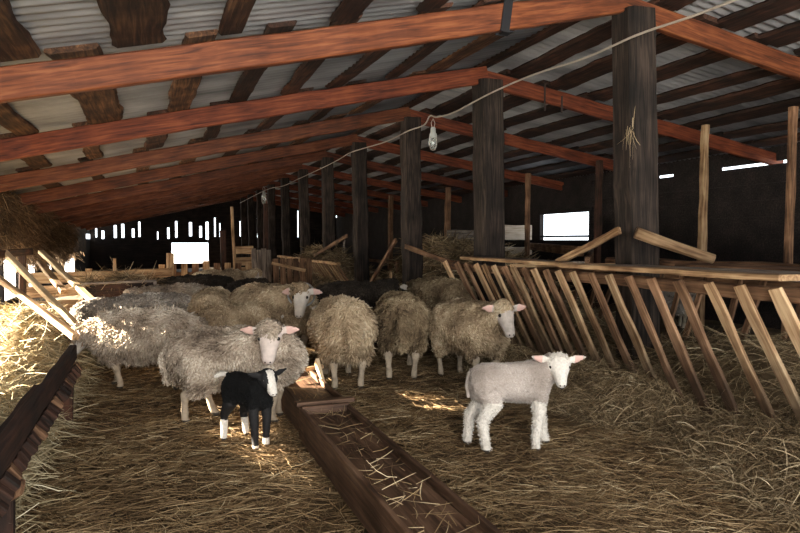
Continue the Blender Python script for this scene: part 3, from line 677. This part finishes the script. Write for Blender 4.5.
def make_sheep(name, label, loc, heading, s=1.0, lamb=False, wool=F_white, face=K_face, leg=K_leg, neck=(0, 40), nlen=.27, head=(0, -50), cap=True, tufts=9000,
               tl=(.014, .032), feet=None, blaze=False, socks=None, seed=1, ear=(20, -12), collar=False, group='flock of sheep', vox=.0095, lx=1.0, hornear=None, tail=True, collar_mat=None):
    """local frame: +X is the animal's forward, unit size has its back at 0.75 m"""
    root = empty(name, (loc[0], loc[1], 0.0), label, 'lamb' if lamb else 'sheep', group)
    root.rotation_euler = (0, 0, rad(heading)); root.scale = (s * lx, s, s)
    feet = feet or {}
    r = np.random.RandomState(seed)
    bw = .62 if lamb else 1.0                                   # body girth factor
    zc = .55 if lamb else .50
    N0 = V3(.27 if not lamb else .21, 0, .57 if not lamb else .62)
    nd = dirv(*neck); HB = N0 + nd * nlen
    hf = dirv(*head)
    hs = V3(0, 0, 1).cross(hf).normalized(); hu = hf.cross(hs).normalized()
    hk = 1.2 if lamb else 1.08
    hw = 1.55 if lamb else 1.34
    # ---- skin body
    bm = bmesh.new()
    kx = .86
    if lamb: tor = [(-.42, .04, .05), (-.38, .11, .12), (-.28, .145, .155), (-.1, .14, .155), (.08, .145, .165), (.22, .14, .165), (.32, .10, .12), (.36, .04, .06)]
    else: tor = [(-.46, .05, .06), (-.42, .14, .15), (-.3, .185, .18), (-.1, .2, .19), (.1, .2, .19), (.26, .165, .18), (.36, .11, .14), (.41, .04, .06)]
    if lamb: tor = [(x * kx, a, b) for x, a, b in tor]
    def tz(x): return zc + (.012 * math.cos(x * 6))
    add_tube(bm, [(x, 0, tz(x)) for x, a, b in tor], [b for _, a, b in tor], 16, True, [a for _, a, b in tor])
    add_tube(bm, [N0 - nd * .08 - V3(0, 0, .03), N0, N0.lerp(HB, .5) + V3(0, 0, -.01), HB + hf * .02], [.12, .115 if not lamb else .10, .088 if not lamb else .075, .062], 12)
    hr = [(-.045, .03, .035, .0), (-.02, .052, .056, .0), (.02, .062, .066, -.002), (.06, .060, .068, -.008), (.10, .050, .060, -.014), (.14, .042, .050, -.02), (.18, .037, .043, -.025), (.215, .034, .036, -.029), (.238, .026, .026, -.032), (.248, .012, .012, -.033)]
    if lamb: hr = [(-.045, .035, .04, .0), (-.02, .058, .06, .002), (.02, .066, .068, .0), (.055, .062, .064, -.004), (.085, .050, .055, -.010), (.115, .039, .045, -.016), (.145, .032, .037, -.02), (.17, .029, .032, -.022), (.19, .023, .025, -.023), (.2, .011, .012, -.023)]
    bm2pts = [HB + hf * a * hk + hu * d for a, b, c, d in hr]
    add_tube(bm, bm2pts, [c * (hw * .9) for a, b, c, d in hr], 14, True, [b * hw for a, b, c, d in hr], upv=hu)
    # brow ridges
    for sd in (-1, 1):
        e0 = HB + hf * .015 + hu * .025 + hs * (sd * .045 * hw)
        edir = (hs * sd * math.cos(rad(ear[0])) - hf * (math.sin(rad(ear[0])) * .6) + hu * math.sin(rad(ear[1]))).normalized()
        el = .145 * (1.0 if not lamb else 1.12)
        add_tube(bm, [e0, e0 + edir * .03, e0 + edir * .065, e0 + edir * .105, e0 + edir * el], [.020, .034, .042, .032, .010], 12, True, [.014, .011, .009, .008, .006], upv=(V3(0, 0, 1) + hu * .3 + hf * .2))
    # legs: (hip, stifle/elbow, hock/knee, fetlock, toe)
    if lamb: LF = [(.24, .07, .50), (.25, .08, .40), (.255, .08, .26), (.245, .075, .09), (.25, .075, .03), (.275, .075, .008)]; LH = [(-.27, .065, .53), (-.22, .09, .40), (-.335, .085, .26), (-.315, .08, .09), (-.31, .08, .03), (-.285, .08, .008)]
    else: LF = [(.23, .1, .42), (.24, .115, .33), (.25, .11, .20), (.243, .107, .14), (.24, .105, .08), (.245, .105, .035), (.275, .105, .008)]; LH = [(-.27, .1, .45), (-.21, .125, .35), (-.34, .12, .22), (-.332, .115, .15), (-.325, .11, .08), (-.32, .11, .035), (-.29, .11, .008)]
    if lamb: LF = [(x * kx, a, b) for x, a, b in LF]; LH = [(x * kx, a, b) for x, a, b in LH]
    rF = [.07, .052, .034, .023, .028, .028, .024]; rH = [.10, .075, .038, .024, .028, .028, .024]
    if lamb: rF = [.072, .058, .046, .036, .036, .028]; rH = [.095, .080, .046, .036, .036, .028]
    toes = []
    for key, base, rr, sy in (('fl', LF, rF, 1), ('fr', LF, rF, -1), ('hl', LH, rH, 1), ('hr', LH, rH, -1)):
        dx, dy = feet.get(key, (0, 0)); z0 = base[0][2]
        pts = [V3(x + dx * (1 - z / z0), sy * yy + dy * (1 - z / z0), z) for x, yy, z in base]
        add_tube(bm, pts, rr, 10); toes.append(pts[-1])
    if lamb or True:
        tb_ = V3(-.33 if lamb else -.45, 0, zc + .10)
        if blaze: add_tube(bm, [tb_ + V3(.05, 0, 0), tb_ + V3(-.05, -.02, .02), tb_ + V3(-.11, -.07, .02), tb_ + V3(-.15, -.12, -.01)], [.03, .028, .03, .026], 8)
        else: add_tube(bm, [tb_ + V3(.05, 0, 0), tb_ + V3(-.03, 0, -.02), tb_ + V3(-.045, 0, -.12), tb_ + V3(-.035, 0, -.22)], [.03, .03, .026, .018], 8)
    me = evalmesh(bm, vox, 3, name + '_body')
    mats = [face, leg, M_hoof, K_pink if face not in (K_lambb, K_dark) else face, wool, K_lambw if lamb else K_face]
    nv = len(me.vertices); co = np.empty(nv * 3, np.float32); me.vertices.foreach_get('co', co); co = co.reshape(-1, 3)
    npoly = len(me.polygons); cen = np.empty(npoly * 3, np.float32); me.polygons.foreach_get('center', cen); cen = cen.reshape(-1, 3)
    nor = np.empty(npoly * 3, np.float32); me.polygons.foreach_get('normal', nor); nor = nor.reshape(-1, 3)
    rel = cen - np.array(HB); t = rel @ np.array(hf); su = rel @ np.array(hs); uu = rel @ np.array(hu)
    ishead = (t > -.03) & (np.abs(su) < .2) & (np.abs(uu) < .12) & (t < .3)
    idx = np.full(npoly, 4)
    idx[cen[:, 2] < (.33 if not lamb else .42)] = 1
    if lamb and not socks: idx[(cen[:, 2] < .40)] = 1
    idx[ishead] = 0
    isear = ishead & (np.abs(su) > .078 * hw) & (t < .09)
    idx[isear & (nor @ np.array(V3(hf.x, hf.y, 0).normalized()) > .5) & (np.abs(su) > .085 * hw)] = 3
    hz = cen[:, 2] < .032; idx[hz] = 2
    if socks is not None:
        for q, hgt in enumerate(socks):
            near = (np.linalg.norm(cen[:, :2] - np.array(toes[q])[:2], axis=1) < .085) & (cen[:, 2] < hgt) & (cen[:, 2] > .03); idx[near] = 5
        idx[(cen[:, 0] < -.372) & (cen[:, 2] > .56)] = 5
    if blaze: idx[ishead & (t > .0) & (np.abs(su) < .038 + .012 * (t > .13)) & (nor @ np.array(hu) > -.2)] = 5; idx[ishead & (t > .165)] = 5
    me.polygons.foreach_set('material_index', idx.astype(np.int32))
    tone = np.array([.45 + .35 * noise.noise(Vector(c) * 14) for c in co]); at = me.attributes.new('tone', 'FLOAT', 'POINT'); at.data.foreach_set('value', tone.astype(np.float32))
    body = link('body', me, root, mats, smooth=True)
    # ---- fleece
    bm = bmesh.new()
    if not lamb:
        g = .03
        sh = [(-.50, .05, .06), (-.475, .15, .16), (-.40, .215, .215), (-.25, .245, .235), (-.05, .262, .24), (.12, .258, .24), (.26, .225, .23), (.36, .165, .19), (.42, .09, .11), (.45, .03, .04)]
        add_tube(bm, [(x, 0, zc + .008 + (0.0 if x > -.3 else -.02)) for x, a, b in sh], [b for _, a, b in sh], 20, True, [a for _, a, b in sh])
        add_tube(bm, [N0 - nd * .1 - V3(0, 0, .03), N0, N0.lerp(HB, .5), HB - hf * .01], [.17, .16, .125, .085], 14)
        for key, base, sy in (('hl', LH, 1), ('hr', LH, -1), ('fl', LF, 1), ('fr', LF, -1)):
            k = .085 if key[0] == 'h' else .06
            add_tube(bm, [V3(base[0][0], sy * base[0][1], .40), V3(base[1][0] - (.05 if key[0] == 'h' else 0), sy * base[1][1], .27), V3(base[2][0], sy * base[2][1], .24)], [k * 1.5, k, k * .45], 10)
        if tail: add_tube(bm, [(-.46, 0, .62), (-.51, 0, .56), (-.53, 0, .42), (-.52, 0, .30)], [.06, .06, .05, .03], 10)
        if cap: add_tube(bm, [HB - hf * .05, HB + hu * .02, HB + hf * .05 + hu * .042, HB + hf * .085 + hu * .05], [.06, .092, .075, .025], 12)
        fv = .02
    else:
        sh = [(-.435, .04, .05), (-.40, .12, .125), (-.29, .158, .170), (-.1, .155, .158), (.08, .158, .172), (.22, .152, .178), (.32, .115, .135), (.37, .05, .07)]
        sh = [(x * kx, a, b) for x, a, b in sh]
        add_tube(bm, [(x, 0, tz(x)) for x, a, b in sh], [b for _, a, b in sh], 18, True, [a for _, a, b in sh])
        add_tube(bm, [N0 - nd * .08 - V3(0, 0, .03), N0, N0.lerp(HB, .5) - V3(0, 0, .01), HB - hf * .035], [.15, .145, .112, .075], 14)
        for base, k, k2 in ((LH, .105, .082), (LF, .08, .062)):
            for sy in (1, -1): add_tube(bm, [V3(base[0][0], sy * base[0][1], .50), V3(base[1][0], sy * base[1][1], .42), V3((base[1][0] + base[2][0]) / 2, sy * base[2][1], .37)], [k, k2 * 1.08, k2 * .6], 10)
        fv = .014
    fm = evalmesh(bm, fv, 5, name + '_fleece')
    nv = len(fm.vertices); co = np.empty(nv * 3, np.float32); fm.vertices.foreach_get('co', co); co = co.reshape(-1, 3).astype(float)
    vn = np.empty(nv * 3, np.float32); fm.vertices.foreach_get('normal', vn); vn = vn.reshape(-1, 3)
    off = Vector((seed * 3.1, 0, 0))
    amp = .024 if not lamb else .004
    dn = np.array([noise.noise(Vector(c) * 9 + off) + .6 * noise.noise(Vector(c) * 22 + off) for c in co])
    clump = np.array([noise.noise(Vector(c) * 5 + off) for c in co])
    co2 = co + vn * (dn * amp)[:, None]
    fm.vertices.foreach_set('co', co2.astype(np.float32).ravel())
    fm.calc_loop_triangles(); nt_ = len(fm.loop_triangles); tri = np.empty(nt_ * 3, np.int32); fm.loop_triangles.foreach_get('vertices', tri); tri = tri.reshape(-1, 3)
    a, b, c = co2[tri[:, 0]], co2[tri[:, 1]], co2[tri[:, 2]]
    ar = np.linalg.norm(np.cross(b - a, c - a), axis=1); pick = r.choice(nt_, tufts, p=ar / ar.sum())
    w = r.dirichlet((1, 1, 1), tufts)
    P = a[pick] * w[:, :1] + b[pick] * w[:, 1:2] + c[pick] * w[:, 2:]
    nn = nrm(vn[tri[pick, 0]] * w[:, :1] + vn[tri[pick, 1]] * w[:, 1:2] + vn[tri[pick, 2]] * w[:, 2:])
    cl = clump[tri[pick, 0]]; dnp = dn[tri[pick, 0]]
    q = P * 13; swirl = np.stack([np.sin(q[:, 1] * 1.3 + seed) + np.cos(q[:, 2]), np.sin(q[:, 2] * 1.1 + 2) + np.cos(q[:, 0] * 1.2), np.sin(q[:, 0] + 4) * .6 - 0.9], -1)
    D = nrm(nn * .6 + swirl * .5 + r.normal(0, .25, (tufts, 3)))
    Lt = r.uniform(tl[0], tl[1], tufts); R_ = r.uniform(.006, .011, tufts) * (1 if not lamb else .45)
    bendv = np.stack([np.zeros(tufts), np.zeros(tufts), np.full(tufts, -.5)], -1) + r.normal(0, .4, (tufts, 3))
    sd_ = nrm(np.cross(D, r.normal(size=(tufts, 3)))); sd2 = np.cross(D, sd_)
    Vt = np.zeros((tufts, 7, 3))
    for k in range(3):
        an = 2 * PI * k / 3
        e = sd_ * math.cos(an) + sd2 * math.sin(an)
        Vt[:, k] = P - D * .004 + e * R_[:, None]
        Vt[:, 3 + k] = P + D * (Lt * .55)[:, None] + bendv * (Lt * .3)[:, None] + e * (R_ * .75)[:, None]
    Vt[:, 6] = P + D * (Lt * .95)[:, None] + bendv * (Lt * .6)[:, None]
    bi = (np.arange(tufts) * 7)[:, None]
    FQ = np.concatenate([bi + np.array([k, (k + 1) % 3, 3 + (k + 1) % 3, 3 + k]) for k in range(3)]); FT = np.concatenate([bi + np.array([3 + k, 3 + (k + 1) % 3, 6, 6]) for k in range(3)])
    tt = np.clip(.5 + .55 * cl + r.normal(0, .12, tufts) + .22 * dnp, 0, 1)
    # shell + tufts in one fleece mesh (triangles)
    FQt = np.concatenate([FQ[:, [0, 1, 2]], FQ[:, [0, 2, 3]], FT[:, :3]])
    Vall = np.concatenate([co2, Vt.reshape(-1, 3)]); Fall = np.concatenate([tri, FQt + nv])
    tone = np.concatenate([np.clip(.38 + .35 * clump, 0, 1), np.repeat(tt, 7)])
    fl_ = mesh_np(name + '_fleece', Vall, Fall, tone); bpy.data.meshes.remove(fm)
    link('fleece', fl_, root, wool, smooth=True)
    if lamb and not socks:
        sel = np.where((idx == 1) | ((idx == 0) & (t < .05) & (np.abs(su) < .08) & (uu > .02)))[0]; pk_ = sel[r.randint(0, len(sel), 9000)]
        P = cen[pk_].astype(float) + r.normal(0, .004, (9000, 3)); D = nor[pk_] + r.normal(0, .5, (9000, 3)); D[:, 2] -= .5
        Vz, Fz, Tz = strands(P, D, r.uniform(.007, .015, 9000), r.uniform(.003, .005, 9000), r.normal(0, .3, (9000, 3)), r)
        link('leg_wool', mesh_np('leg_wool', Vz, Fz, Tz), root, leg)
    # ---- eyes, nostrils, mouth
    def ball(nm, p, rr, mat, sc=(1, 1, 1), n=10):
        b_ = bmesh.new(); bmesh.ops.create_uvsphere(b_, u_segments=n, v_segments=n - 2, radius=rr)
        m_ = bpy.data.meshes.new(nm); b_.to_mesh(m_); b_.free()
        o = link(nm, m_, root, mat, smooth=True); o.matrix_basis = Matrix.Translation(p) @ Matrix((hf, hs, hu)).transposed().to_4x4() @ Matrix.Diagonal((*sc, 1)); return o
    for sd in (-1, 1):
        ball('eye', HB + hf * (.078 * hk * (.85 if lamb else 1)) + hu * .026 + hs * (sd * .046 * hw), .0155, M_eye)
        ball('nostril', HB + hf * (.238 * hk * (.82 if lamb else 1)) + hu * (-.012) + hs * (sd * .016), .009, M_nose, (1, .8, .8), 8)
    mz = .240 * hk * (.82 if lamb else 1)
    mp_ = [HB + hf * (mz - .03) + hs * .034 - hu * .04, HB + hf * mz + hs * .018 - hu * .04, HB + hf * (mz + .008) - hu * .038, HB + hf * mz - hs * .018 - hu * .04, HB + hf * (mz - .03) - hs * .034 - hu * .04]
    link('mouth', tube_mesh('mouth', mp_, .004, 6), root, M_nose, smooth=True)
    if collar:
        pts = []; ca = N0.lerp(HB, .72); nx = (HB - N0).normalized(); s1 = nx.cross(V3(0, 0, 1)).normalized(); s2 = nx.cross(s1)
        for k in range(25):
            an = 2 * PI * k / 24; pts.append(ca + (s1 * math.cos(an) + s2 * math.sin(an)) * .125)
        link('neck_chain', tube_mesh('neck_chain', pts, .009, 6, False), root, M_metal, smooth=True)
    return root

def lp(px, py): p = atz(px, py); return (p.x, p.y)
def place(px, D):            # point on the ground at depth D along the view, under pixel column px
    v = ray(px, 266.5); p = CC + v * D; return (p.x, p.y)
# foreground
make_sheep('sheep', 'large cream sheep standing broadside behind the black lamb, its head turned to the viewer', place(240, 4.66), -22, .90, lx=1.13, wool=F_white, face=K_facep, neck=(-96, 42), nlen=.27, head=(-86, -56), tufts=15000, seed=2, feet={'hr': (-.05, -.02), 'hl': (.1, 0), 'fr': (.0, 0)}, ear=(10, -4))
make_sheep('lamb', 'small black lamb with white blaze, white feet and white tail tip beside the trough', place(247, 4.12), -66, .615, lamb=True, wool=F_black, face=K_lambb, leg=K_lambb, neck=(10, 50), nlen=.17, head=(-8, -38), tufts=6000, tl=(.008, .016), blaze=True, socks=(.09, .05, .20, .22), seed=3, vox=.011, ear=(25, 4), feet={'hl': (.0, .06), 'hr': (0, -.06), 'fl': (.0, .0), 'fr': (.04, .0)}, group='young lambs')
make_sheep('lamb', 'pale grey-white lamb standing in the straw in front of the right rack', place(513, 4.02), -17, .745, lamb=True, wool=F_lamb, face=K_lambw, leg=K_lambw, neck=(-28, 36), nlen=.21, head=(-94, -42), tufts=16000, tl=(.006, .013), seed=4, vox=.0095, ear=(10, 12), feet={'hr': (.03, -.04), 'hl': (-.10, .04), 'fl': (.10, .02), 'fr': (-.04, -.03)}, group='young lambs')
make_sheep('sheep', 'round yellowish-tan sheep by the right rack, facing the viewer over the pale lamb', place(470, 5.9), -82, 1.0, wool=F_tan, face=K_grey, neck=(6, 36), nlen=.24, head=(-14, -46), tufts=15000, seed=5, ear=(8, 4), cap=True)
make_sheep('sheep', 'tan sheep seen from behind with a dirty hanging tail, right of the trough end', place(341, 5.9), 84, 1.04, wool=F_tan, neck=(0, 5), head=(0, -60), tufts=14000, seed=6, tl=(.02, .05))
make_sheep('sheep', 'brownish sheep seen from behind, between the tan rump and the round tan sheep', place(400, 6.3), 72, 1.05, wool=F_brown, neck=(0, 10), head=(0, -60), tufts=12000, seed=7)
make_sheep('sheep', 'sunlit shaggy sheep at the left rack with its head in the hay', place(143, 5.7), 160, .93, lx=1.08, wool=F_white, neck=(10, -10), nlen=.24, head=(10, -55), tufts=15000, seed=8, tl=(.02, .055), feet={'fr': (.05, 0), 'fl': (-.08, 0)})
make_sheep('sheep', 'white-faced sheep with a shiny neck chain looking over the cream sheep', place(276, 7.0), -40, 1.10, wool=F_tan, face=K_face, neck=(-60, 30), nlen=.28, head=(-74, -56), tufts=9000, seed=9, collar=True, ear=(10, -25))
# backs in the crowd
make_sheep('sheep', 'dark grey sheep half hidden behind the tan rump, in front of the far rack', place(352, 8.0), 10, 1.05, wool=F_dark, face=K_dark, leg=K_dark, neck=(0, 25), head=(0, -50), tufts=6000, seed=10)
make_sheep('sheep', 'small round grey sheep at the far left beside the sunlit poles', place(96, 6.9), 78, .9, wool=F_grey, face=K_grey, neck=(0, 0), head=(0, -60), tufts=6000, seed=11)
make_sheep('sheep', 'grey sheep lying across behind the sunlit shaggy one', place(152, 6.9), 168, .98, wool=F_grey, face=K_grey, neck=(0, 5), head=(0, -60), tufts=7000, seed=12)
make_sheep('sheep', 'tan sheep seen rump first in the middle of the crowd, left of the black one', place(212, 7.2), 80, 1.02, wool=F_tan, neck=(0, 10), head=(0, -60), tufts=6000, seed=13)
make_sheep('sheep', 'curly sheep directly behind the back of the large cream sheep', place(236, 6.4), 25, .89, wool=F_tan, neck=(10, 0), head=(0, -60), tufts=8000, seed=14, tl=(.02, .045))
make_sheep('sheep', 'pale cream sheep behind the grey one, only its lit back showing', place(178, 8.2), 172, 1.0, wool=F_white, neck=(0, 10), head=(0, -55), tufts=5000, seed=15)
make_sheep('sheep', 'dark brown sheep standing broadside in front of the pickets', place(200, 9.5), 170, 1.06, wool=F_dark, face=K_dark, leg=K_dark, neck=(0, 10), head=(0, -55), tufts=5000, seed=16)
make_sheep('sheep', 'black sheep with a broad back in front of the light plank panel', place(248, 8.6), 62, 1.04, wool=F_dark, face=K_dark, leg=K_dark, neck=(0, 15), head=(0, -55), tufts=6000, seed=17)
make_sheep('sheep', 'light tan sheep farthest back, just above the dark brown one', place(222, 10.8), 10, 1.08, wool=F_tan, neck=(0, 20), head=(0, -55), tufts=4000, seed=18)
make_sheep('sheep', 'brownish sheep standing behind the round tan one at the end of the right rack', place(440, 7.9), 100, 1.12, wool=F_brown, neck=(0, 10), head=(0, -60), tufts=7000, seed=19)
make_sheep('sheep', 'pale sheep resting in the dark right aisle beyond the rack, right of the nearest post', (6.9, 7.55), 150, 1.0, wool=F_grey, face=K_grey, neck=(20, 45), head=(40, -40), tufts=3000, seed=20)

# ------------------------------------------------------------------ CABLE AND LAMPS
def smooth_path(pts, k=6):
    pts = [Vector(p) for p in pts]; out = []
    for i in range(len(pts) - 1):
        p0 = pts[max(i - 1, 0)]; p1 = pts[i]; p2 = pts[i + 1]; p3 = pts[min(i + 2, len(pts) - 1)]
        for j in range(k):
            t = j / k
            out.append(.5 * ((2 * p1) + (p2 - p0) * t + (2 * p0 - 5 * p1 + 4 * p2 - p3) * t * t + (3 * p1 - p0 - 3 * p2 + p3) * t ** 3))
    out.append(pts[-1]); return out
XC = 3.60
cp = [atX(770, -14, XC), atX(735, 0, XC), atX(690, 17, XC), atX(637, 35, XC), atX(585, 58, XC), atX(530, 76, XC), atX(487, 95, XC), atX(455, 112, XC), atX(437, 117, XC), atX(430, 116, XC), atX(424, 125, XC),
      atX(408, 131, XC), atX(385, 142, XC), atX(352, 152, XC), atX(338, 160, XC), atX(322, 168, XC), atX(305, 176, XC), atX(296, 180, XC), atX(283, 186, XC), atX(266, 190, XC), atX(240, 203, XC)]
tag(link('electric_cable', tube_mesh('electric_cable', smooth_path(cp), .010, 6), None, M_wire, smooth=True), 'pale electric cable slung from post to post along the ridge', 'cable')
def lathe(name, prof, mat, parent, n=20):
    bm = bmesh.new(); rings = [[bm.verts.new((r_ * math.cos(2 * PI * j / n), r_ * math.sin(2 * PI * j / n), z)) for j in range(n)] for r_, z in prof]
    for A, B_ in zip(rings, rings[1:]):
        for j in range(n): bm.faces.new((A[j], A[(j + 1) % n], B_[(j + 1) % n], B_[j]))
    bm.faces.new(rings[0]); bm.faces.new(rings[-1][::-1]); bmesh.ops.recalc_face_normals(bm, faces=bm.faces)
    me = bpy.data.meshes.new(name); bm.to_mesh(me); bm.free(); return link(name, me, parent, mat, smooth=True)
def lamp(p, s, label):
    e = empty('hanging_lamp', p, label, 'lamp', 'caged glass lamps on the cable'); e.scale = (s, s, s)
    lathe('socket', [(.02, .30), (.035, .29), (.04, .22), (.055, .20), (.06, .15), (.055, .145)], M_ceramic, e)
    lathe('glass_globe', [(.05, .145), (.062, .12), (.068, .07), (.06, .02), (.04, -.01), (.012, -.02)], M_glass, e)
    link('hanger', tube_mesh('hanger', [(.015, 0, .29), (.03, 0, .36), (0, 0, .42), (-.03, 0, .36), (-.015, 0, .29)], .006, 6), e, M_wire)
    for k in range(4):
        an = PI / 2 * k + .4; c_, s_ = math.cos(an), math.sin(an)
        link('guard_wire', tube_mesh('guard_wire', [(.062 * c_, .062 * s_, .15), (.076 * c_, .076 * s_, .07), (.05 * c_, .05 * s_, -.02), (0, 0, -.035)], .003, 5), e, M_wire)
    return e
p = atX(433, 148, XC); lamp(p, .95, 'glass lamp in a wire guard hanging between the second and third posts')
p = atX(264, 203, XC - .05); lamp(p, 1.35, 'small glass lamp hanging on the cable near the far end')
# strap over the nearest rafter, hanging irons
st = bmesh.new(); X0 = 2.55
zz0 = zu(X0)
for k in range(1):
    bmesh.ops.create_cube(st, size=1, matrix=Matrix.Translation((X0, YP[0] - .045, zz0 + .09)) @ Matrix.Rotation(rad(8), 4, 'Y') @ Matrix.Diagonal((.075, .012, .26, 1)))
    bmesh.ops.create_cube(st, size=1, matrix=Matrix.Translation((X0 + .02, YP[0], zz0 - .03)) @ Matrix.Diagonal((.075, .10, .012, 1)))
    bmesh.ops.create_cube(st, size=1, matrix=Matrix.Translation((X0 - .01, YP[0] + .045, zz0 + .09)) @ Matrix.Diagonal((.075, .012, .26, 1)))
me = bpy.data.meshes.new('rubber_strap'); st.to_mesh(me); st.free(); tag(link('rubber_strap', me, None, M_rub), 'black rubber strap wrapped around the nearest red rafter', 'strap')
for (x, y, l) in ((545, 84, .33), (562, 96, .2)):
    p = atX(x, y, 4.55)
    tag(link('iron_hanger', tube_mesh('iron_hanger', [p, p - Vector((0, 0, l))], .012, 6), None, M_iron), 'dark iron rod hanging from the right rafters, %s one' % ('longer' if l > .3 else 'shorter'), 'hook')
# straws caught on the nearest post
n = 14; P = np.tile(np.array([[3.60, 4.28, 2.2]]), (n, 1)) + rs.normal(0, .02, (n, 3)); D = rs.normal(0, .3, (n, 3)); D[:, 2] = rs.choice([-1, 1], n); D[:, 1] *= .1
V, F, T = strands(P, D, rs.uniform(.1, .25, n), np.full(n, .004), rs.normal(0, .2, (n, 3)), rs, K=4, tone=np.full(n, .9))
stuff('straw_wisp', V, F, T, M_straw, 'wisp of straw caught on the nearest post', 'straw')
